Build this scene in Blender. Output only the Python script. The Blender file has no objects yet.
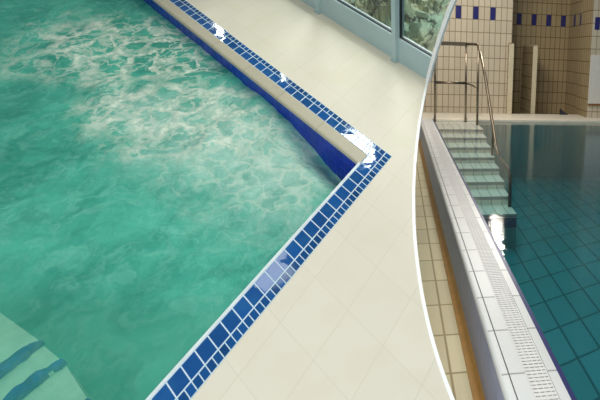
import bpy, bmesh, math, random
from mathutils import Vector, Matrix, noise
random.seed(7)
S = bpy.context.scene
COL = S.collection

# ---------------------------------------------------------------- camera
# whirlpool deck = world z 0; metres. Computed pose of the photographer.
Rc = ((-0.32964410, 0.93701031, 0.11552679), (0.57275274, 0.29575606, -0.76451465), (-0.75052586, -0.18584948, -0.63416947))
CAM = Vector((1.758747, 1.105759, 1.781527))
cam = bpy.data.cameras.new('camera'); co = bpy.data.objects.new('camera', cam); COL.objects.link(co)
cam.sensor_width = 36; cam.lens = 530 / 600 * 36
cam.shift_x = -200 / 600; cam.shift_y = -50 / 600
cam.clip_start = .02
r0, r1, r2 = [Vector(r) for r in Rc]
mw = Matrix((( r0.x, -r1.x, -r2.x, CAM.x), (r0.y, -r1.y, -r2.y, CAM.y), (r0.z, -r1.z, -r2.z, CAM.z), (0, 0, 0, 1)))
co.matrix_world = mw
S.camera = co
S.view_settings.view_transform = 'Standard'; S.view_settings.look = 'None'
S.view_settings.gamma = 1; S.view_settings.use_curve_mapping = False
S.view_settings.exposure = 0.0
try:
    S.cycles.use_denoising = True
    S.cycles.transparent_max_bounces = 16
    S.cycles.caustics_reflective = False; S.cycles.caustics_refractive = False
except Exception: pass

# the swimming hall beyond and below the whirlpool deck: its own axes (x along end wall, y down the pool, z up)
HX = Vector((-0.46583387, 0.88485301, -0.00582684)); HY = Vector((-0.76775612, -0.40744421, -0.49450961)); HZ = Vector((-0.43994243, -0.22588573, 0.86915263))
HO = CAM - HZ * 1.0
HM = Matrix(((HX.x, HY.x, HZ.x, HO.x), (HX.y, HY.y, HZ.y, HO.y), (HX.z, HY.z, HZ.z, HO.z), (0, 0, 0, 1)))

# ---------------------------------------------------------------- world and lights
W = bpy.data.worlds.new('world'); S.world = W; W.use_nodes = True
bg = W.node_tree.nodes['Background']; bg.inputs[0].default_value = (.80, .93, 1.0, 1); bg.inputs[1].default_value = .20

def area(name, loc, target, sx, sy, power, col=(1, 1, 1), hall=False, spread=None):
    L = bpy.data.lights.new(name, 'AREA'); L.shape = 'RECTANGLE'; L.size = sx; L.size_y = sy; L.energy = power; L.color = col
    if spread: L.spread = math.radians(spread)
    o = bpy.data.objects.new(name, L); COL.objects.link(o)
    p = Vector(loc); t = Vector(target)
    if hall: p = HM @ p; t = HM @ t
    o.location = p; o.rotation_euler = (t - p).to_track_quat('-Z', 'Y').to_euler()
    return o

area('hall_ceiling_light', (1.9, .3, 3.2), (.6, 0, 0), 2.2, 2.2, 37, (.86, .94, 1.0))
area('deck_ceiling_light', (-.9, -.6, 3.0), (-.7, -1.0, 0), .8, .8, 9.5, (1.0, .92, .40))
area('tile_reflection_light', (-.96, -1.86, 3.0), (-.5, -1.0, 0), .34, .46, 2.6, (.92, .97, 1))  # unseen lamp, added for the soft pale reflection on the border tiles
area('camera_side_fill', (3.4, .9, 1.9), (-.4, -.5, .3), 1.6, 1.0, 55, (.90, .96, 1))  # unseen fill added behind the camera to brighten rim, frame and basin wall
# bright sky panels above the glass front, mirrored in the wet tiles
area('skylight_a', (-2.65, -1.85, 2.6), (-.05, -.1, 0), .44, .38, 24, (.93, .98, 1))
area('skylight_b', (-3.52, -3.75, 2.6), (-.39, -.87, 0), .38, .32, 15, (.93, .98, 1))
area('skylight_c', (-4.20, -5.10, 2.6), (-.66, -1.43, 0), .26, .16, 9, (.93, .98, 1))
# swimming hall lamps
area('pool_wall_lamp', (1.64, 8.41, 2.24), (1.30, 6.4, 1.6), .13, .66, 24, (1, .96, .88), True)
area('pool_ceiling_lamp', (.5, 4.3, 3.0), (.5, 4.3, 0), .8, 5.4, 98, (1, .97, .94), True)
area('end_wall_lamp', (.7, 6.6, 3.0), (.9, 8.9, 1.0), 1.2, .4, 40, (1, .93, .83), True)

# ---------------------------------------------------------------- materials
def lin(c):
    return tuple(((v / 255) / 12.92 if v / 255 <= .04045 else ((v / 255 + .055) / 1.055) ** 2.4) for v in c) + (1,)

class NT:
    def __init__(s, name):
        s.m = bpy.data.materials.new(name); s.m.use_nodes = True
        s.t = s.m.node_tree; s.t.nodes.clear()
        s.out = s.t.nodes.new('ShaderNodeOutputMaterial')
    def n(s, typ, **kw):
        nd = s.t.nodes.new('ShaderNode' + typ)
        for k, v in kw.items(): setattr(nd, k, v)
        return nd
    def l(s, a, b): s.t.links.new(a, b)
    def set(s, sock, v):
        if hasattr(v, 'is_linked') or hasattr(v, 'links'): s.l(v, sock)
        else: sock.default_value = v
    def math(s, op, a, b=None, c=None, clamp=False):
        nd = s.n('Math', operation=op); nd.use_clamp = clamp
        s.set(nd.inputs[0], a)
        if b is not None: s.set(nd.inputs[1], b)
        if c is not None: s.set(nd.inputs[2], c)
        return nd.outputs[0]
    def mix(s, f, a, b):
        nd = s.n('Mix', data_type='RGBA'); s.set(nd.inputs[0], f); s.set(nd.inputs[6], a); s.set(nd.inputs[7], b)
        return nd.outputs[2]
    def ramp(s, v, a, b, lo=0., hi=1.):
        nd = s.n('MapRange', interpolation_type='SMOOTHSTEP'); s.set(nd.inputs[0], v)
        for i, x in enumerate((a, b, lo, hi)): nd.inputs[i + 1].default_value = x
        return nd.outputs[0]
    def noise(s, vec, scale, detail=3, rough=.5, dist=0., col=False):
        nd = s.n('TexNoise'); s.l(vec, nd.inputs['Vector']); nd.inputs['Scale'].default_value = scale
        nd.inputs['Detail'].default_value = detail; nd.inputs['Roughness'].default_value = rough; nd.inputs['Distortion'].default_value = dist
        return nd.outputs['Color' if col else 'Fac']
    def bsdf(s, col, rough=.5, spec=.5, metal=0., normal=None):
        b = s.n('BsdfPrincipled'); s.set(b.inputs['Base Color'], col); s.set(b.inputs['Roughness'], rough)
        b.inputs['Metallic'].default_value = metal; b.inputs['Specular IOR Level'].default_value = spec
        if normal is not None: s.l(normal, b.inputs['Normal'])
        return b.outputs[0]
    def bump(s, h, strength=.3, dist=.01):
        b = s.n('Bump'); b.inputs['Strength'].default_value = strength; b.inputs['Distance'].default_value = dist; s.l(h, b.inputs['Height'])
        return b.outputs[0]
    def done(s, sh): s.l(sh, s.out.inputs[0]); return s.m

def plain(name, rgb, rough=.5, metal=0., var=.06, scale=12, spec=.5):
    k = NT(name); tc = k.n('TexCoord').outputs['Object']
    f = k.noise(tc, scale)
    c = lin(rgb); d = tuple(v * (1 - 3 * var) for v in c[:3]) + (1,)
    return k.done(k.bsdf(k.mix(k.ramp(f, .25, .75), d, c), rough, spec, metal))

def tiles(name, rgb, grout, w, h, gw, gh, rough=.3, var=.08, shear=0., off=(0, 0), spec=.5, blotch=None, bumpy=.25, wet=0.):
    k = NT(name); uv = k.n('UVMap').outputs[0]; sp = k.n('SeparateXYZ'); k.l(uv, sp.inputs[0])
    u, v = sp.outputs[0], sp.outputs[1]
    if shear: v = k.math('SUBTRACT', v, k.math('MULTIPLY', u, shear))
    u = k.math('DIVIDE', k.math('SUBTRACT', u, off[0]), w); v = k.math('DIVIDE', k.math('SUBTRACT', v, off[1]), h)
    fu, fv = k.math('FRACT', u), k.math('FRACT', v)
    du = k.math('SUBTRACT', .5, k.math('ABSOLUTE', k.math('SUBTRACT', fu, .5)))
    dv = k.math('SUBTRACT', .5, k.math('ABSOLUTE', k.math('SUBTRACT', fv, .5)))
    iu = k.ramp(du, gw / w * .3, gw / w * .75); iv = k.ramp(dv, gh / h * .3, gh / h * .75)
    inside = k.math('MULTIPLY', iu, iv)
    cb = k.n('CombineXYZ'); k.l(k.math('FLOOR', u), cb.inputs[0]); k.l(k.math('FLOOR', v), cb.inputs[1])
    wn = k.n('TexWhiteNoise', noise_dimensions='2D'); k.l(cb.outputs[0], wn.inputs['Vector'])
    c = lin(rgb); d = tuple(x * (1 - 2 * var) for x in c[:3]) + (1,)
    col = k.mix(wn.outputs['Value'], d, c)
    tc = k.n('TexCoord').outputs['Object']
    if blotch:
        col = k.mix(k.ramp(k.noise(tc, blotch[1]), .45, .7, 0, blotch[2]), col, lin(blotch[0]))
    col = k.mix(inside, lin(grout), col)
    r = k.mix(inside, (.7, .7, .7, 1), (rough, rough, rough, 1))
    hgt = inside
    if wet:                       # uneven film of splashed water on the glaze
        rc = k.n('SeparateColor'); k.l(wn.outputs['Color'], rc.inputs[0])
        tu = k.math('MULTIPLY', k.math('SUBTRACT', rc.outputs[0], .5), k.math('MULTIPLY', fu, 1.1)); tv = k.math('MULTIPLY', k.math('SUBTRACT', rc.outputs[1], .5), k.math('MULTIPLY', fv, 1.1))
        hgt = k.math('ADD', k.math('ADD', k.math('MULTIPLY', inside, .3), k.math('MULTIPLY', k.noise(tc, wet, 1, .4, .3), 1.5)), k.math('ADD', tu, tv))
    return k.done(k.bsdf(col, r, spec, 0, k.bump(hgt, bumpy, .002)))

M = {}
M['deck'] = tiles('deck_tile', (221, 213, 195), (210, 203, 184), 3.6, 2.6, .045, .045, .5, .015, bumpy=.1, spec=.3, blotch=((214, 207, 182), 5, .5))
M['big_blue'] = tiles('glazed_blue_tile', (22, 84, 150), (196, 216, 226), 1, .95, .075, .075, .035, .14, spec=.6, bumpy=.35, wet=13, blotch=((44, 104, 150), 9, .35))
M['small_blue'] = tiles('glazed_blue_mosaic', (24, 82, 142), (190, 212, 222), .5, .56, .06, .07, .06, .2, spec=.5, bumpy=.35)
M['white_grout'] = plain('white_tile_edge', (226, 234, 234), .4)
M['lip'] = tiles('cream_gutter_stone', (186, 178, 156), (166, 158, 140), 4.6, 50, .08, .1, .5, .04, bumpy=.15, spec=.3, blotch=((188, 180, 158), 30, .35))
M['deepblue'] = tiles('cobalt_wall_tile', (18, 44, 176), (26, 54, 180), 1.0, 1.0, .06, .06, .25, .12, spec=.5)
M['basin'] = plain('turquoise_basin', (140, 230, 200), .6, var=.05, scale=6)
M['steppale'] = plain('pale_step_tile', (214, 230, 204), .6, var=.05, scale=14)
M['stepblue'] = plain('blue_step_nosing', (6, 60, 160), .5, var=.18, scale=30)
M['rim'] = plain('white_enamel_rim', (250, 250, 248), .4, var=.01)
M['frame'] = plain('pale_blue_frame_metal', (172, 194, 194), .45, var=.03, scale=5)
M['gasket'] = plain('dark_glazing_gasket', (36, 44, 44), .6)
M['steel'] = plain('brushed_steel', (150, 136, 116), .32, 1., .1, 40)
M['walltile'] = tiles('beige_wall_tile', (204, 190, 166), (136, 120, 98), .0943, .205, .010, .012, .3, .05, off=(.0, .0), spec=.4)
M['shadetile'] = tiles('shaded_wall_tile', (172, 152, 116), (100, 84, 60), .0943, .205, .010, .012, .3, .06, spec=.4)  # darker copy of the beige tile, shade of the recess put into its colour
M['bluetile'] = plain('navy_accent_tile', (40, 40, 108), .25, var=.06)
M['endtile'] = plain('cream_tile_edge', (214, 200, 168), .4, var=.04)
M['floor2'] = tiles('sand_floor_tile', (232, 218, 180), (176, 158, 120), .105, .31, .010, .012, .45, .05, off=(.217, .78), spec=.3)
M['ochre'] = plain('ochre_cove_tile', (198, 148, 78), .45, var=.06)
M['slate'] = plain('blue_grey_plinth', (160, 166, 194), .5, var=.05, scale=18)
M['coping'] = tiles('white_coping_tile', (226, 225, 222), (168, 164, 162), 5, .27, .01, .008, .35, .02, off=(-1, .14), spec=.4)
M['grate'] = plain('white_plastic_grating', (232, 228, 224), .5, var=.02)
M['channel'] = plain('overflow_channel', (178, 170, 168), .6)
M['farcoping'] = plain('pale_far_coping', (236, 226, 206), .45, var=.03)
M['blueedge'] = plain('blue_pool_edge', (22, 28, 100), .35, var=.08)
M['poolfloor'] = tiles('teal_pool_floor', (62, 138, 146), (36, 92, 100), .19, .40, .016, .020, .6, .05, shear=.5, spec=.2)
M['poolwall'] = plain('teal_pool_wall', (84, 140, 146), .6)
M['stair'] = tiles('pale_stair_tile', (226, 222, 208), (150, 150, 140), .11, .6, .008, .001, .5, .03, off=(.52, 0), spec=.2)
M['stairnose'] = plain('dark_stair_nosing', (134, 146, 152), .5)
M['stairface'] = plain('dark_blue_riser', (58, 84, 116), .5)
M['panel'] = plain('white_board', (222, 214, 204), .5, var=.02)
M['wood'] = plain('brown_board_edge', (140, 92, 56), .5)
M['darksteel'] = plain('dark_steel', (44, 62, 70), .4, .3, .1, 40)
M['black'] = plain('dark_rubber', (46, 44, 58), .6)

def rock_mat():
    k = NT('mossy_rock'); tc = k.n('TexCoord').outputs['Object']
    mp = k.n('Mapping'); k.l(tc, mp.inputs[0]); mp.inputs['Rotation'].default_value = (0, 0, math.radians(-68)); mp.inputs['Scale'].default_value = (1, 2.6, 1)
    P = mp.outputs[0]
    a = k.noise(P, 2.4, 4, .6, .5); b = k.noise(P, 13, 5, .7, 1.2); c = k.noise(tc, 1.7, 2); d = k.noise(P, 1.5, 3, .55, .6)
    col = k.mix(k.ramp(a, .35, .65), lin((96, 106, 84)), lin((140, 150, 120)))
    col = k.mix(k.ramp(b, .54, .80, 0, .38), col, lin((190, 200, 166)))
    col = k.mix(k.ramp(c, .46, .66, 0, .5), col, lin((104, 152, 136)))
    col = k.mix(k.ramp(k.math('ABSOLUTE', k.math('SUBTRACT', d, .5)), .03, .004, 0, .85), col, lin((40, 50, 44)))
    return k.done(k.bsdf(col, .7, .3, 0, k.bump(b, .6, .02)))
M['rock'] = rock_mat()

def glass_mat():
    k = NT('clear_window_glass')
    tr = k.n('BsdfTransparent'); tr.inputs[0].default_value = (.90, .97, .95, 1)
    gl = k.n('BsdfGlossy'); gl.inputs['Roughness'].default_value = .02
    fr = k.n('Fresnel'); fr.inputs[0].default_value = 1.45
    mx = k.n('MixShader'); k.l(fr.outputs[0], mx.inputs[0]); k.l(tr.outputs[0], mx.inputs[1]); k.l(gl.outputs[0], mx.inputs[2])
    return k.done(mx.outputs[0])
M['glass'] = glass_mat()

def whirl_mat():
    k = NT('churned_turquoise_water'); P = k.n('TexCoord').outputs['Object']
    def dist(c, sx=1., sy=1., rot=0.):
        mp = k.n('Mapping', vector_type='TEXTURE'); k.l(P, mp.inputs['Vector'])
        mp.inputs['Location'].default_value = (c[0], c[1], -.1); mp.inputs['Rotation'].default_value = (0, 0, rot)
        mp.inputs['Scale'].default_value = (sx, sy, 1)
        ln = k.n('VectorMath', operation='LENGTH'); k.l(mp.outputs[0], ln.inputs[0]); return ln.outputs['Value']
    w = k.n('VectorMath', operation='SUBTRACT'); k.l(k.noise(P, 3.2, 4, .6, 0, True), w.inputs[0]); w.inputs[1].default_value = (.5, .5, .5)
    ws = k.n('VectorMath', operation='SCALE'); k.l(w.outputs[0], ws.inputs[0]); ws.inputs['Scale'].default_value = .42
    Q = k.n('VectorMath', operation='ADD'); k.l(P, Q.inputs[0]); k.l(ws.outputs[0], Q.inputs[1]); Q = Q.outputs[0]
    def veins(scale, width):                  # lace of foam round open cells
        vo = k.n('TexVoronoi', feature='DISTANCE_TO_EDGE'); k.l(Q, vo.inputs['Vector']); vo.inputs['Scale'].default_value = scale
        wd = k.math('MULTIPLY', k.ramp(k.noise(P, scale * .8, 3, .6), .35, .7, .15, 1.), width)
        return k.ramp(k.math('DIVIDE', vo.outputs['Distance'], wd), 1.0, .35)
    wob = k.math('MULTIPLY', k.math('SUBTRACT', k.noise(P, 4.5, 4, .6), .5), 1.5)
    plume = k.math('ADD', dist((.17, -.62), .40, .74, math.radians(-14)), wob)
    plume2 = k.math('ADD', dist((.10, -1.20), .28, .5, math.radians(-10)), wob)
    pl = k.math('MAXIMUM', k.ramp(plume, 1.3, .1), k.ramp(plume2, 1.1, .2, 0, .65))
    sw = k.math('MAXIMUM', k.ramp(k.math('ADD', dist((-.28, -1.85), .42, .66), wob), 1.25, .6), k.ramp(k.math('ADD', dist((.06, -1.10), .35, .62), wob), 1.25, .5))
    sw = k.math('MAXIMUM', sw, k.ramp(k.math('ADD', dist((.02, -2.15), .22, .28), wob), 1.2, .5, 0, .5))
    v1 = k.math('MULTIPLY', veins(4.6, .26), sw)
    v2 = k.math('MULTIPLY', veins(9.5, .26), k.math('MAXIMUM', k.math('MULTIPLY', sw, .7), k.math('MULTIPLY', pl, .6)))
    brk = k.ramp(k.noise(P, 26, 4, .65), .32, .60, .35, .9)
    foam = k.math('MULTIPLY', k.math('MAXIMUM', v1, v2), brk)
    milk = k.math('MULTIPLY', pl, k.ramp(k.noise(Q, 9, 6, .68), .22, .76, .30, .92))
    base = k.mix(k.ramp(k.noise(Q, 3.4, 5, .58, .6), .22, .74), lin((50, 146, 128)), lin((88, 192, 166)))
    base = k.mix(k.ramp(k.noise(Q, 13, 4, .6, .8), .42, .72, 0, .35), base, lin((140, 212, 190)))
    col = k.mix(milk, base, lin((200, 236, 222)))
    col = k.mix(foam, col, lin((226, 238, 220)))
    sx = k.n('SeparateXYZ'); k.l(P, sx.inputs[0])
    turb = k.ramp(k.math('ADD', sx.outputs[0], k.math('MULTIPLY', sx.outputs[1], .25)), .74, 1.10, .80, .38)   # least churned at the steps
    hb = k.math('ADD', k.math('MULTIPLY', k.noise(Q, 6, 5, .6, .8), .7), k.math('MULTIPLY', k.noise(Q, 22, 4, .6, .5), .32))
    nrm = k.bump(hb, .34, .05)
    surf = k.bsdf(col, .25, .18, 0, nrm)
    tr = k.n('BsdfTransparent'); tr.inputs[0].default_value = (.80, .98, .93, 1)
    opac = k.math('MAXIMUM', k.math('MAXIMUM', milk, foam), turb, clamp=True)
    mx = k.n('MixShader'); k.l(opac, mx.inputs[0]); k.l(tr.outputs[0], mx.inputs[1]); k.l(surf, mx.inputs[2])
    return k.done(mx.outputs[0])
M['whirl'] = whirl_mat()

def poolwater_mat():
    k = NT('still_teal_water'); P = k.n('TexCoord').outputs['Object']
    nrm = k.bump(k.math('ADD', k.noise(P, 7, 3, .5), k.math('MULTIPLY', k.noise(P, 40, 3, .6), .30)), .11, .02)
    tr = k.n('BsdfTransparent'); tr.inputs[0].default_value = (.93, .98, .98, 1)
    gl = k.n('BsdfGlossy'); gl.inputs['Roughness'].default_value = .012; k.l(nrm, gl.inputs['Normal'])
    lw = k.n('LayerWeight'); lw.inputs['Blend'].default_value = .5; k.l(nrm, lw.inputs['Normal'])
    fr = k.math('ADD', k.math('MULTIPLY', k.math('POWER', lw.outputs['Facing'], 5.), .95), .02)
    mx = k.n('MixShader'); k.l(fr, mx.inputs[0]); k.l(tr.outputs[0], mx.inputs[1]); k.l(gl.outputs[0], mx.inputs[2])
    # only the open top mirrors; the sides against the tiles do not
    sn = k.n('SeparateXYZ'); tn = k.n('TexCoord'); k.l(tn.outputs['Normal'], sn.inputs[0])
    top = k.math('GREATER_THAN', sn.outputs[2], .5)
    t2 = k.n('BsdfTransparent'); m2 = k.n('MixShader'); k.l(top, m2.inputs[0]); k.l(t2.outputs[0], m2.inputs[1]); k.l(mx.outputs[0], m2.inputs[2]); mx = m2
    va = k.n('VolumeAbsorption'); va.inputs['Color'].default_value = (.10, .72, .76, 1); va.inputs['Density'].default_value = .40
    k.l(va.outputs[0], k.out.inputs['Volume'])
    return k.done(mx.outputs[0])
M['poolwater'] = poolwater_mat()

# ---------------------------------------------------------------- helpers
class MB:
    """collects faces (points, uv, material key) and links them as ONE mesh object"""
    def __init__(s): s.v = []; s.f = []; s.uv = []; s.mi = []; s.mats = []
    def face(s, pts, m, uv=None):
        if m not in s.mats: s.mats.append(m)
        b = len(s.v); s.v += [Vector(p) for p in pts]; s.f.append(tuple(range(b, b + len(pts))))
        if uv is None: uv = s.box_uv(pts)
        s.uv.append(uv); s.mi.append(s.mats.index(m))
    @staticmethod
    def box_uv(pts):
        p = [Vector(q) for q in pts]; n = (p[1] - p[0]).cross(p[2] - p[0])
        ax = max(range(3), key=lambda i: abs(n[i]))
        if ax == 2: return [(q.x, q.y) for q in p]
        if ax == 1: return [(q.x, q.z) for q in p]
        return [(q.y, q.z) for q in p]
    def box(s, lo, hi, m):
        x0, y0, z0 = lo; x1, y1, z1 = hi
        c = [(x0, y0, z0), (x1, y0, z0), (x1, y1, z0), (x0, y1, z0), (x0, y0, z1), (x1, y0, z1), (x1, y1, z1), (x0, y1, z1)]
        for q in ((0, 3, 2, 1), (4, 5, 6, 7), (0, 1, 5, 4), (1, 2, 6, 5), (2, 3, 7, 6), (3, 0, 4, 7)): s.face([c[i] for i in q], m)
    def prism(s, poly, h0, h1, m, uvf=None):
        """poly: plan points (x, y); vertical prism"""
        n = len(poly)
        up = [(x, y, h1) for x, y in poly]; dn = [(x, y, h0) for x, y in reversed(poly)]
        s.face(up, m, [uvf(p) for p in up] if uvf else None); s.face(dn, m, [uvf(p) for p in dn] if uvf else None)
        for i in range(n):
            a, b = poly[i], poly[(i + 1) % n]
            s.face([(a[0], a[1], h0), (b[0], b[1], h0), (b[0], b[1], h1), (a[0], a[1], h1)], m)
    def sweep_y(s, prof, y0, y1, m, steps=1):
        """profile of (x, z) swept along y"""
        n = len(prof)
        for k in range(steps):
            a = y0 + (y1 - y0) * k / steps; b = y0 + (y1 - y0) * (k + 1) / steps
            for i in range(n):
                p, q = prof[i], prof[(i + 1) % n]
                s.face([(p[0], a, p[1]), (p[0], b, p[1]), (q[0], b, q[1]), (q[0], a, q[1])], m)
        s.face([(p[0], y0, p[1]) for p in prof], m); s.face([(p[0], y1, p[1]) for p in reversed(prof)], m)
    def tube(s, pts, r, m, seg=12):
        pts = [Vector(p) for p in pts]; rings = []
        for i, p in enumerate(pts):
            t = (pts[min(i + 1, len(pts) - 1)] - pts[max(i - 1, 0)]).normalized()
            u = t.cross(Vector((.3, .9, .2))).normalized(); w = t.cross(u).normalized()
            rings.append([p + (u * math.cos(2 * math.pi * k / seg) + w * math.sin(2 * math.pi * k / seg)) * r for k in range(seg)])
        for i in range(len(pts) - 1):
            for k in range(seg):
                s.face([rings[i][k], rings[i][(k + 1) % seg], rings[i + 1][(k + 1) % seg], rings[i + 1][k]], m)
        s.face(list(reversed(rings[0])), m); s.face(rings[-1], m)
    def build(s, name, parent=None, hall=False, base=(0, 0, 0), smooth=False):
        base = Vector(base)
        me = bpy.data.meshes.new(name); me.from_pydata([tuple(v - base) for v in s.v], [], s.f)
        for m in s.mats: me.materials.append(M[m])
        me.polygons.foreach_set('material_index', s.mi)
        ul = me.uv_layers.new(name='UVMap'); flat = []
        for u in s.uv:
            for q in u: flat += [q[0], q[1]]
        ul.data.foreach_set('uv', flat)
        bm = bmesh.new(); bm.from_mesh(me); bmesh.ops.remove_doubles(bm, verts=bm.verts, dist=1e-6); bmesh.ops.recalc_face_normals(bm, faces=bm.faces); bm.to_mesh(me); bm.free()
        if smooth: me.polygons.foreach_set('use_smooth', [True] * len(me.polygons))
        me.update()
        o = bpy.data.objects.new(name, me); COL.objects.link(o)
        if parent is not None: o.parent = parent
        else: o.matrix_world = (HM if hall else Matrix()) @ Matrix.Translation(base)
        return o

def tag(o, label=None, cat=None, group=None, kind=None):
    if label: o['label'] = label
    if cat: o['category'] = cat
    if group: o['group'] = group
    if kind: o['kind'] = kind
    return o
def thing(name, base, hall, label, cat, group=None, kind=None):
    o = bpy.data.objects.new(name, None); COL.objects.link(o); o.empty_display_size = .1
    o.matrix_world = (HM if hall else Matrix()) @ Matrix.Translation(Vector(base))
    return tag(o, label, cat, group, kind)

# ================================================================ WHIRLPOOL DECK
U = .06
AX = Vector((U, 0, 0)); BX = Vector((-0.02949786, -0.07308206, 0))
def ab(i, j, z=0.): return AX * i + BX * j + Vector((0, 0, z))
WL, WS, LIP = .951, .558, 1.336
WO = WL + WS; WALLA = -12.663; AEND, BEND = 40., 52.
DEPTH = -.55

# deck edge: a gentle arc (measured at the deck), overlooking the swimming hall
ARC = [(-.805, -.047), (-.7235, -.0201), (-.5717, .0318), (-.3043, .1310), (-.0078, .2551), (.2359, .3719), (.4388, .4832), (.6482, .6170), (.8189, .7472), (.9592, .8760), (1.0533, .9798), (1.1335, 1.0857), (1.19, 1.19)]
def spline(pts, n=6):
    out = []
    P = [Vector(p) for p in pts]
    for i in range(len(P) - 1):
        p0, p1, p2, p3 = P[max(i - 1, 0)], P[i], P[i + 1], P[min(i + 2, len(P) - 1)]
        for k in range(n):
            t = k / n
            out.append(.5 * ((2 * p1) + (-p0 + p2) * t + (2 * p0 - 5 * p1 + 4 * p2 - p3) * t * t + (-p0 + 3 * p1 - 3 * p2 + p3) * t ** 3))
    out.append(P[-1]); return out
arc = spline(ARC)
def offset(path, d):
    out = []
    for i, p in enumerate(path):
        t = (path[min(i + 1, len(path) - 1)] - path[max(i - 1, 0)]).normalized()
        out.append(p + Vector((-t.y, t.x)) * d)
    return out
inner = offset(arc, .0075)           # inside the rim
if (inner[20] - Vector((0, -1))).length > (arc[20] - Vector((0, -1))).length: inner = offset(arc, -.0075)
sgn = 1 if (offset(arc, .0075)[20] - Vector((0, -1))).length > (arc[20] - Vector((0, -1))).length else -1
outer = offset(arc, .006 * sgn)

def xy(v): return (v.x, v.y)
def inv_ab(p):
    j = p[1] / BX.y; i = (p[0] - BX.x * j) / U; return (i, j)
m = MB()
edge = [xy(p) for p in inner if inv_ab(xy(p))[0] > WALLA]
poly = [xy(ab(WALLA, BEND)), xy(ab(-WO, BEND)), xy(ab(-WO, -WO)), xy(ab(AEND, -WO)), (xy(ab(AEND, -WO))[0], 1.19)] + list(reversed(edge)) + [xy(ab(WALLA, inv_ab(edge[0])[1]))]
m.prism(list(reversed(poly)), -.014, 0, 'deck', inv_ab)
tag(m.build('floor'), kind='structure')

m = MB()                              # the white rim of the deck edge, rising along the end of the glass front
for i in range(len(arc) - 1):
    a0, a1, b0, b1 = inner[i], inner[i + 1], outer[i], outer[i + 1]
    z1, z0 = .003, -.016
    m.face([(*a0, z1), (*a1, z1), (*b1, z1), (*b0, z1)], 'rim'); m.face([(*b0, z0), (*b1, z0), (*a1, z0), (*a0, z0)], 'rim')
    m.face([(*b0, z1), (*b1, z1), (*b1, z0), (*b0, z0)], 'rim'); m.face([(*a1, z1), (*a0, z1), (*a0, z0), (*a1, z0)], 'rim')
BD = BX.normalized(); WN = Vector((-BD.y, BD.x, 0)) * -1      # outward from the hall (towards the rocks)
if WN.x > 0: WN = -WN
W0 = AX * WALLA
WARC = [(.326, -.005), (.319, .026), (.306, .082), (.266, .236), (.222, .382), (.175, .52), (.150, .587), (.098, .714), (.015, .892), (-.10, 1.08)]
warc = spline(WARC, 5)
S0 = W0.dot(BD)
def wp(s_, z, n=0.): return W0 + BD * (s_ - S0) + Vector((0, 0, z)) + WN * n
hw = .0125
wl = [Vector(p) for p in warc]; wi = offset(wl, hw); wo = offset(wl, -hw)
if wi[5].x < wo[5].x: wi, wo = wo, wi    # larger s = towards the glass
for i in range(len(wl) - 1):
    q = [[wp(*w[k], n) for k in (i, i + 1)] for w in (wi, wo) for n in (-.006, .012)]
    (a0, a1), (c0, c1), (b0, b1), (d0, d1) = q
    m.face([a0, a1, b1, b0], 'rim'); m.face([c0, d0, d1, c1], 'rim'); m.face([b0, b1, d1, d0], 'rim'); m.face([a1, a0, c0, c1], 'rim')
tag(m.build('trim_1'), kind='structure')

# ---- the whirlpool
pool = thing('whirlpool', (0, 0, 0), False, 'sunken turquoise whirlpool edged with blue glazed tiles and a cream gutter lip', 'pool')
def oblique(mb, i0, i1, j0, j1, z, mat, uvf):
    pts = [(i0, j0), (i1, j0), (i1, j1), (i0, j1)]
    mb.face([ab(i, j, z) for i, j in pts], mat, [uvf(i, j) for i, j in pts])
def slab(mb, i0, i1, j0, j1, z0, z1, mat, uvf):
    P = [(i0, j0), (i1, j0), (i1, j1), (i0, j1)]
    oblique(mb, i0, i1, j0, j1, z1, mat, uvf)
    for k in range(4):
        a, b = P[k], P[(k + 1) % 4]
        mb.face([ab(*a, z0), ab(*b, z0), ab(*b, z1), ab(*a, z1)], mat, [(a[0] + a[1], z0 / U), (b[0] + b[1], z0 / U), (b[0] + b[1], z1 / U), (a[0] + a[1], z1 / U)])
m = MB()                              # border of large and small glazed tiles
PH = -.43                             # tile phase along the far edge
slab(m, -WL, AEND, -WL, 0, -.012, .002, 'big_blue', lambda i, j: (i, j + WL))
slab(m, -WL, 0, 0, BEND, -.012, .002, 'big_blue', lambda i, j: (j - PH, i + WL))
slab(m, -WO, AEND, -WO, -WL, -.012, .002, 'small_blue', lambda i, j: (i, j + WO))
slab(m, -WO, -WL, -WL, BEND, -.012, .002, 'small_blue', lambda i, j: (j - PH, i + WO))
tag(m.build('tile_border', pool), 'blue glazed tile border, one large and one small row')
m = MB()
slab(m, 0, AEND, 0, .16, -.05, .004, 'white_grout', lambda i, j: (i, j))
m.build('edge_strip', pool)
m = MB()                              # gutter lip with a shallow rounded nose
pr = [(.0, .002), (.12, .006), (1.10, .005), (1.26, .002), (LIP, -.006), (LIP, -.012), (0, -.05)]
for k in range(len(pr) - 1):
    a, b = pr[k], pr[k + 1]; j0, j1 = .0, BEND
    m.face([ab(a[0], j0, a[1]), ab(b[0], j0, b[1]), ab(b[0], j1, b[1]), ab(a[0], j1, a[1])], 'lip', [(j0, a[0]), (j0, b[0]), (j1, b[0]), (j1, a[0])])
tag(m.build('gutter_lip', pool), 'cream stone gutter lip with fine joints')
m = MB()                              # basin walls and bottom
def wallq(p, q, z0, z1, mat, t=.0):
    L0 = (p[0] + p[1]); L1 = (q[0] + q[1])
    m.face([ab(*p, z0), ab(*q, z0), ab(*q, z1), ab(*p, z1)], mat, [(L0, z0 / U), (L1, z0 / U), (L1, z1 / U), (L0, z1 / U)])
c = [(LIP, .16), (AEND, .16), (AEND, BEND), (LIP, BEND)]
for k in range(4): wallq(c[k], c[(k + 1) % 4], -.34, -.012, 'deepblue'); wallq(c[k], c[(k + 1) % 4], DEPTH, -.34, 'basin')
m.face([ab(*p, DEPTH) for p in c], 'basin')
m.build('basin', pool)
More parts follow.
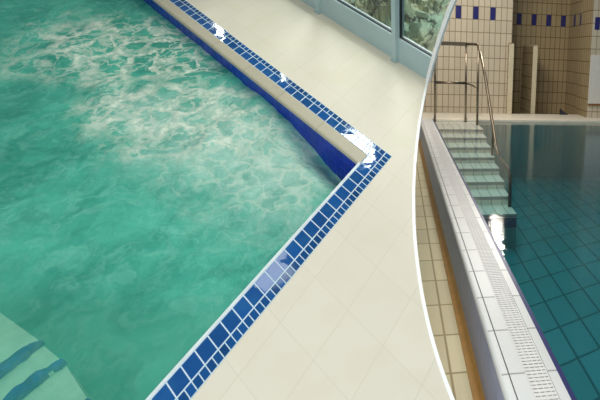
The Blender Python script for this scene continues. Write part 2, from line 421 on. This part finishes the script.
# steps leading into the pool at its near end (seen through the water)
def step(y0, y1, xe0, xe1, z, nose):
    m = MB(); X1 = 2.3; K = -.13            # the step edges run slightly askew to the pool side
    m.prism([(xe0, y0), (X1, y0 + K * (X1 - xe0)), (X1, y1 + K * (X1 - xe1)), (xe1, y1)], DEPTH, z, 'steppale')
    o = m.build('step', pool)
    n = MB(); N = 46; lo_ = []; hi_ = []
    for q in range(N + 1):                 # nosing tiles, borders jittered to imitate ripple distortion through the water
        x = xe1 - .006 + (X1 - xe1) * q / N; y = y1 + K * (x - xe1); w = min(1, .35 + q * .22)
        lo_.append((x, y - nose * w + random.uniform(-.007, .007))); hi_.append((x, y + .004 + random.uniform(-.006, .004)))
    for q in range(N): n.prism([lo_[q], lo_[q + 1], hi_[q + 1], hi_[q]], z - .02, z + .004, 'stepblue')
    tag(n.build('step_nosing', o), 'blue tiled step edge')
step(-.503, -.325, 1.280, 1.345, -.23, .030)
step(-.610, -.503, 1.262, 1.280, -.20, .036)
step(-.900, -.610, 1.225, 1.262, -.17, .034)

# ---- churned water
def wz(p):
    i, j = inv_ab(p)
    d = max(0., 1 - math.hypot((i - LIP) / 3.2, max(0., j - 1.5) / 8.5))
    z = -.088 - .135 * d * d * (3 - 2 * d)
    P = Vector((p[0], p[1], 0))
    amp = .6 + 1.2 * math.exp(-(((p[0] - .1) / .55) ** 2 + ((p[1] + .75) / .8) ** 2))
    z += .011 * amp * (noise.fractal(P * 5.5, .9, 2.1, 4)) + .010 * noise.noise(P * 2.3 + Vector((3, 1, 0))) + .0035 * amp * noise.noise(P * 38)
    return z
NI, NJ = 150, 230
vs = []; fs = []
for a in range(NI + 1):
    for b_ in range(NJ + 1):
        p = ab(LIP - .0 + (AEND - LIP) * a / NI, .16 + (BEND - .16) * b_ / NJ); vs.append((p.x, p.y, wz((p.x, p.y))))
for a in range(NI):
    for b_ in range(NJ):
        k = a * (NJ + 1) + b_; fs.append((k, k + 1, k + NJ + 2, k + NJ + 1))
me = bpy.data.meshes.new('whirlpool_water'); me.from_pydata(vs, [], fs); me.materials.append(M['whirl'])
bm = bmesh.new(); bm.from_mesh(me); bmesh.ops.recalc_face_normals(bm, faces=bm.faces)
if sum(f.normal.z for f in bm.faces) < 0: bmesh.ops.reverse_faces(bm, faces=bm.faces)
bm.to_mesh(me); bm.free()
me.polygons.foreach_set('use_smooth', [True] * len(me.polygons))
o = bpy.data.objects.new('whirlpool_water', me); COL.objects.link(o)
tag(o, 'churned turquoise water with white foam filling the whirlpool', 'water', kind='stuff')

# ---- glass front
win = thing('window_1', wp(.9, 0), False, None, None, kind='structure')
wb = wp(.9, 0)
def wbox(mb, s0, s1, z0, z1, n0, n1, mat):
    q = [wp(s_, z, n) for n in (n0, n1) for s_, z in ((s0, z0), (s1, z0), (s1, z1), (s0, z1))]
    for f in ((0, 1, 2, 3), (7, 6, 5, 4), (0, 4, 5, 1), (1, 5, 6, 2), (2, 6, 7, 3), (3, 7, 4, 0)): mb.face([q[i] for i in f], mat)
SE = 3.9; TOPZ = 1.25
def s_at(z):                         # the rim's inner line
    for p, q in zip(wi, wi[1:]):
        if p.y <= z <= q.y: return p.x + (q.x - p.x) * (z - p.y) / (q.y - p.y)
    return wi[0].x if z < wi[0].y else wi[-1].x
mull = [.618, 1.443, 2.27, 3.09]
m = MB()                              # plinth panel of the frame, its end cut to the rim
zs = [0, .04, .08, .12, .165]
for z0, z1 in zip(zs, zs[1:]):
    a = [wp(s_at(z0), z0), wp(SE, z0), wp(SE, z1), wp(s_at(z1), z1)]; b_ = [wp(s_at(z0), z0, .05), wp(SE, z0, .05), wp(SE, z1, .05), wp(s_at(z1), z1, .05)]
    m.face(a, 'frame'); m.face(list(reversed(b_)), 'frame'); m.face([a[3], a[2], b_[2], b_[3]], 'frame'); m.face([a[0], b_[0], b_[1], a[1]], 'frame'); m.face([a[0], a[3], b_[3], b_[0]], 'frame')
m.build('plinth_panel', win, base=wb)
for k in mull:
    m = MB(); wbox(m, k - .018, k + .018, 0, TOPZ, -.022, .05, 'frame'); wbox(m, k - .024, k + .024, 0, .012, -.03, .05, 'frame')
    m.build('mullion', win, base=wb)
m = MB(); wbox(m, .12, SE, TOPZ, TOPZ + .06, -.01, .05, 'frame'); m.build('head_rail', win, base=wb)
segs = [None] + mull
for k in range(len(mull)):
    s1 = mull[k]; s0 = mull[k - 1] if k else None
    zz = [.165 + (TOPZ - .165) * t / 10 for t in range(11)]
    left = [(s0 + .018) if s0 else s_at(z) for z in zz]
    m = MB(); m.face([wp(l, z, .02) for l, z in zip(left, zz)] + [wp(s1 - .018, TOPZ, .02), wp(s1 - .018, .165, .02)][0:2], 'glass')
    m.build('pane', win, base=wb)
    m = MB()
    wbox(m, left[0], s1 - .018, .165, .172, .012, .028, 'gasket')
    wbox(m, s1 - .024, s1 - .018, .165, TOPZ, .012, .028, 'gasket')
    if s0: wbox(m, s0 + .018, s0 + .024, .165, TOPZ, .012, .028, 'gasket')
    m.build('gasket', win, base=wb)

# ---- rocky bank outside
vs = []; fs = []; NA, NB = 90, 130
for a in range(NA + 1):
    for b_ in range(NB + 1):
        n_ = .06 + 1.7 * a / NA
        s0 = .315 - .02 * n_ - .27 * (n_ - .06) * .0
        # right edge of the bank runs away from the end of the glass front
        e = Vector((-.79, -.03, 0)); dr = Vector((-.955, -.265, 0)).normalized()
        sr = S0 + (e + dr * (n_ / dr.dot(WN)) - W0).dot(BD) + .02
        s_ = sr + (4.6 - sr) * (b_ / NB) ** 1.15
        P = wp(s_, 0, n_); fade = min(1., b_ / 10)
        g = Vector((P.x * 3.1, P.y * 3.1, 0))
        lay = noise.fractal(g, .8, 2.2, 5); st = math.floor(lay * 4) / 4 + .25 * max(0, min(1, (lay * 4 % 1 - .35) * 4))
        vs.append(tuple(P + Vector((0, 0, .06 + fade * (.16 * st + .03 * lay) + .02 * n_))))
for a in range(NA):
    for b_ in range(NB):
        k = a * (NB + 1) + b_; fs.append((k, k + 1, k + NB + 2, k + NB + 1))
me = bpy.data.meshes.new('rock_bank'); me.from_pydata(vs, [], fs); me.materials.append(M['rock'])
bm = bmesh.new(); bm.from_mesh(me); bmesh.ops.recalc_face_normals(bm, faces=bm.faces); bm.to_mesh(me); bm.free()
o = bpy.data.objects.new('rock_bank', me); COL.objects.link(o)
tag(o, 'mossy grey green layered rock outside behind the glass front', 'rock')

# ================================================================ SWIMMING HALL
YF, YN = 7.95, .9
m = MB(); m.box((-.45, YN, -.36), (.286, 7.9, -.33), 'floor2')
m.box((-.45, 7.9, -.36), (.317, 8.8, 0), 'farcoping')
tag(m.build('floor', hall=True), kind='structure')

sp = thing('swimming_pool', (1.2, 4.5, 0), True, 'large teal swimming pool with raised white coping and overflow grating', 'pool'); sb = (1.2, 4.5, 0)
def part(mb, name, label=None, parent=None, smooth=False, base=sb): 
    o = mb.build(name, parent if parent is not None else sp, base=base, smooth=smooth)
    if label: o['label'] = label
    return o
m = MB(); m.box((.286, YN, -.36), (.324, 7.9, -.322), 'ochre'); m.sweep_y([(.286, -.33), (.324, -.33), (.324, -.29), (.312, -.318)], YN, 7.9, 'ochre'); part(m, 'cove_strip', 'ochre tile strip at the foot of the plinth')
m = MB(); m.box((.324, YN, -.36), (.345, 7.9, -.02), 'slate'); part(m, 'plinth', 'smooth blue grey plinth face')
m = MB(); pf = [(.343, .0)] + [(.330 + .014 * math.sin(-t) - .0, -.014 + .014 * math.cos(t)) for t in [math.radians(x) for x in (15, 35, 55, 75, 90)]] + [(.316, -.028), (.343, -.028)]
m.sweep_y(pf, YN, YF + .05, 'coping', 1); part(m, 'bullnose', smooth=False)
m = MB(); m.box((.3475, YN, -.03), (.398, YF + .05, .0), 'coping'); part(m, 'coping_tiles')
m = MB(); m.box((.398, YN, -.05), (.472, YF, -.02), 'channel'); ch = part(m, 'overflow_channel')
m = MB(); y = YN + .4
while y < YF - .02:
    m.box((.399, y, -.014), (.471, y + .0125, -.002), 'grate'); y += .0185
for x in (.399, .417, .435, .453, .467): m.box((x, YN, -.018), (x + .004, YF, -.003), 'grate')
part(m, 'overflow_grating', 'white slotted overflow grating')
m = MB(); m.box((.472, YN, -.05), (.503, YF + .05, .0), 'coping'); part(m, 'inner_tiles')
m = MB(); m.box((.503, YN, -.08), (.521, YF, -.002), 'blueedge'); part(m, 'edge_strip', 'dark blue tile edge at the water')
m = MB(); m.box((.317, YF, -.08), (4.6, 8.355, 0), 'farcoping'); m.box((.317, 8.355, -.08), (3.076, 8.797, 0), 'farcoping'); m.box((.52, YF - .015, -.03), (4.6, YF, -.002), 'farcoping'); part(m, 'end_coping', 'pale coping at the far end of the pool')
PZ = -.92
m = MB(); m.face([(.52, YN, PZ), (4.6, YN, PZ), (4.6, YF, PZ), (.52, YF, PZ)], 'poolfloor'); part(m, 'pool_bottom', 'teal tiled pool bottom with dark grid lines')
m = MB(); m.box((.50, YN, PZ), (.52, YF, -.08), 'poolwall'); m.box((.50, YF, PZ), (4.6, YF + .02, -.082), 'poolwall'); part(m, 'pool_wall')
m = MB(); m.box((.523, YN + .05, PZ + .002), (4.55, YF - .017, -.03), 'poolwater')
o = m.build('pool_water', hall=True, base=(1.5, 4.5, -.03)); tag(o, 'still clear teal water of the large swimming pool', 'water', kind='stuff')

# ---- stairs down into the pool
st = thing('pool_stairs', (.84, 6.5, PZ), True, 'pale tiled stairs descending from platform into the teal water along the coping', 'stairs'); b0 = (.84, 6.5, PZ)
lev = [(-.036, 7.93, 7.15), (-.10, 7.15, 6.83), (-.17, 6.83, 6.50), (-.24, 6.50, 6.20), (-.31, 6.20, 5.90), (-.39, 5.90, 5.58), (-.47, 5.58, 5.27), (-.56, 5.27, 4.94)]
for k, (z, ya, yb) in enumerate(lev):
    m = MB(); xr = 1.155
    m.box((.5235, yb, PZ + .001), (xr, ya - .0005, z), 'stair')
    o = part(m, 'platform' if k == 0 else 'step', None, st, base=b0)
    n = MB(); n.box((.522, yb - .004, z - .03), (xr + .002, yb + .002, z - .004), 'stairnose'); part(n, 'nosing', 'dark step edge', o, base=b0) if False else None
    n = MB(); n.box((.53, yb - .006, z - .035), (xr + .002, yb, z - .002), 'stairnose'); q = n.build('nosing', o, base=b0)
n = MB(); n.box((.53, 4.931, -.70), (xr + .002, 4.9395, -.60), 'stairface'); n.box((.53, 4.931, PZ + .001), (xr + .001, 4.9395, -.70), 'poolwall'); q = n.build('riser', st, base=b0); q['label'] = 'dark blue riser under the lowest step'

# ---- railing at the head of the stairs
hr = thing('handrail', (.84, 7.9, 0), True, 'steel handrail guarding the platform and sloping down the pool stairs', 'handrail'); hb = (.84, 7.9, 0)
def rail(name, pts, r=.017, parent=None): 
    m = MB(); m.tube(pts, r, 'steel'); return part(m, name, None, parent or hr, smooth=True, base=hb)
rail('post', [(.541, 7.9, -.035), (.530, 7.9, 1.12)]); rail('post', [(1.0, 7.9, -.035), (.985, 7.9, 1.12)]); rail('post', [(1.125, 7.55, -.035), (1.115, 7.55, 1.11)])
m = MB(); m.box((.51, 7.875, 1.09), (.99, 7.925, 1.145), 'steel'); part(m, 'top_rail', None, hr, base=hb)
rail('top_bend', [(.985, 7.9, 1.12), (1.06, 7.75, 1.12), (1.115, 7.55, 1.115)], .022)
rail('middle_rail', [(.535, 7.9, .55), (.99, 7.9, .55)], .022); rail('middle_bend', [(.99, 7.9, .55), (1.06, 7.72, .53), (1.12, 7.55, .50)], .012)
rail('sloping_rail', [(1.115, 7.55, 1.115), (1.135, 7.0, .70), (1.145, 6.1, -.10), (1.145, 5.95, -.15)], .019)
rail('post', [(1.145, 6.32, .08), (1.140, 6.32, -.239)], .014)
lo = thing('grab_rail', (1.15, 5.3, -.56), True, 'short dark underwater grab rail at the foot of the pool stairs', 'handrail'); lb = (1.15, 5.3, -.56)
m = MB(); m.tube([(1.135, 5.82, -.17), (1.135, 5.45, -.175), (1.135, 5.28, -.19), (1.135, 5.20, -.24), (1.135, 5.18, -.558)], .018, 'darksteel'); m.build('bent_tube', lo, base=lb, smooth=True)

# ---- end wall
def blue(mb, x, z, y, w=.086, h=.20): mb.box((x - w / 2, y - .002, z - h / 2), (x + w / 2, y + .001, z + h / 2), 'bluetile')
OX, OZ = .913, 1.533
def wall_uv(mb, pts, ox, axis, mat):
    mb.face(pts, mat, [(p[axis] - ox, p[2] - OZ + 20 * .205) for p in pts])
def vwall(mb, x0, x1, y, z0, z1, mat, ox): wall_uv(mb, [(x0, y, z0), (x1, y, z0), (x1, y, z1), (x0, y, z1)], ox, 0, mat)
def swall(mb, x, y0, y1, z0, z1, mat, oy): wall_uv(mb, [(x, y0, z0), (x, y1, z0), (x, y1, z1), (x, y0, z1)], oy, 1, mat)
ZT = 4.2
m = MB(); vwall(m, -1.0, 1.86, 8.8, 0, ZT, 'walltile', OX); swall(m, 1.86, 8.8, 9.8, 0, ZT, 'walltile', 8.8)
for x in (.394, .677, .960, 1.243, 1.526): blue(m, x, 1.636, 8.8)
tag(m.build('wall_far', hall=True), kind='structure')
m = MB(); vwall(m, 1.86, 3.15, 9.8, -.15, ZT, 'shadetile', 2.146)
for x in (2.19, 2.474, 2.757, 3.04): blue(m, x, 1.636, 9.8)
tag(m.build('wall_back', hall=True), kind='structure')
m = MB(); swall(m, 3.15, 8.6, 9.8, -.15, ZT, 'shadetile', 8.6)
for y in (9.13, 9.46): m.box((3.148, y - .043, 1.536), (3.151, y + .043, 1.736), 'bluetile')
tag(m.build('wall_side', hall=True), kind='structure')
m = MB(); vwall(m, 3.08, 4.6, 8.36, 0, ZT, 'walltile', 3.08); swall(m, 3.08, 8.36, 8.9, 0, ZT, 'shadetile', 8.36)  # shade on the pier's left face comes from the darker tile copy
for x in (3.17, 3.45): blue(m, x, 1.53, 8.36)
tag(m.build('wall_pier', hall=True), kind='structure')
m = MB(); m.box((1.862, 8.802, -.2), (3.148, 9.798, -.15), 'farcoping'); tag(m.build('floor', hall=True), kind='structure')

def partition(x0, x1, y0, y1, zt, label, zb=.001):
    t = thing('shower_partition', ((x0 + x1) / 2, (y0 + y1) / 2, 0), True, label, 'partition', 'half height shower partitions'); b_ = ((x0 + x1) / 2, (y0 + y1) / 2, 0)
    m = MB(); m.box((x0, y0 + .012, zb), (x1, y1, zt - .02), 'shadetile'); m.build('tiled_panel', t, base=b_)
    m = MB(); m.box((x0 - .004, y0, zb), (x1 + .004, y0 + .012, zt), 'endtile'); m.build('edge_tile', t, base=b_)
    m = MB(); m.box((x0 - .004, y0, zt - .02), (x1 + .004, y1, zt), 'endtile'); m.build('cap', t, base=b_)
partition(1.80, 1.875, 8.70, 8.797, 1.18, 'low cream tiled partition end against the corner of the bright wall')
partition(2.275, 2.345, 8.95, 9.796, 1.165, 'free standing low tiled partition in the dim recess', -.149)
bd_ = thing('wall_board', (3.3, 8.35, .2), True, 'blank white board with brown lower edge on the right hand pier', 'board')
m = MB(); m.box((3.09, 8.335, .235), (4.2, 8.358, 1.03), 'panel'); m.build('panel', bd_, base=(3.3, 8.35, .2))
m = MB(); m.box((3.09, 8.33, .205), (4.2, 8.358, .235), 'wood'); m.build('lower_edge', bd_, base=(3.3, 8.35, .2))
m = MB(); m.face([(2.74, 8.71, .001), (2.88, 8.71, .001), (2.74, 8.71, .10)], 'black'); m.face([(2.74, 8.77, .001), (2.74, 8.77, .10), (2.88, 8.77, .001)], 'black')
m.face([(2.74, 8.71, .10), (2.88, 8.71, .001), (2.88, 8.77, .001), (2.74, 8.77, .10)], 'black'); m.face([(2.74, 8.71, .001), (2.74, 8.71, .10), (2.74, 8.77, .10), (2.74, 8.77, .001)], 'black'); m.face([(2.74, 8.71, .001), (2.74, 8.77, .001), (2.88, 8.77, .001), (2.88, 8.71, .001)], 'black')
tag(m.build('wedge', hall=True, base=(2.80, 8.74, .001)), 'small dark wedge lying on the far coping in front of the recess', 'wedge')
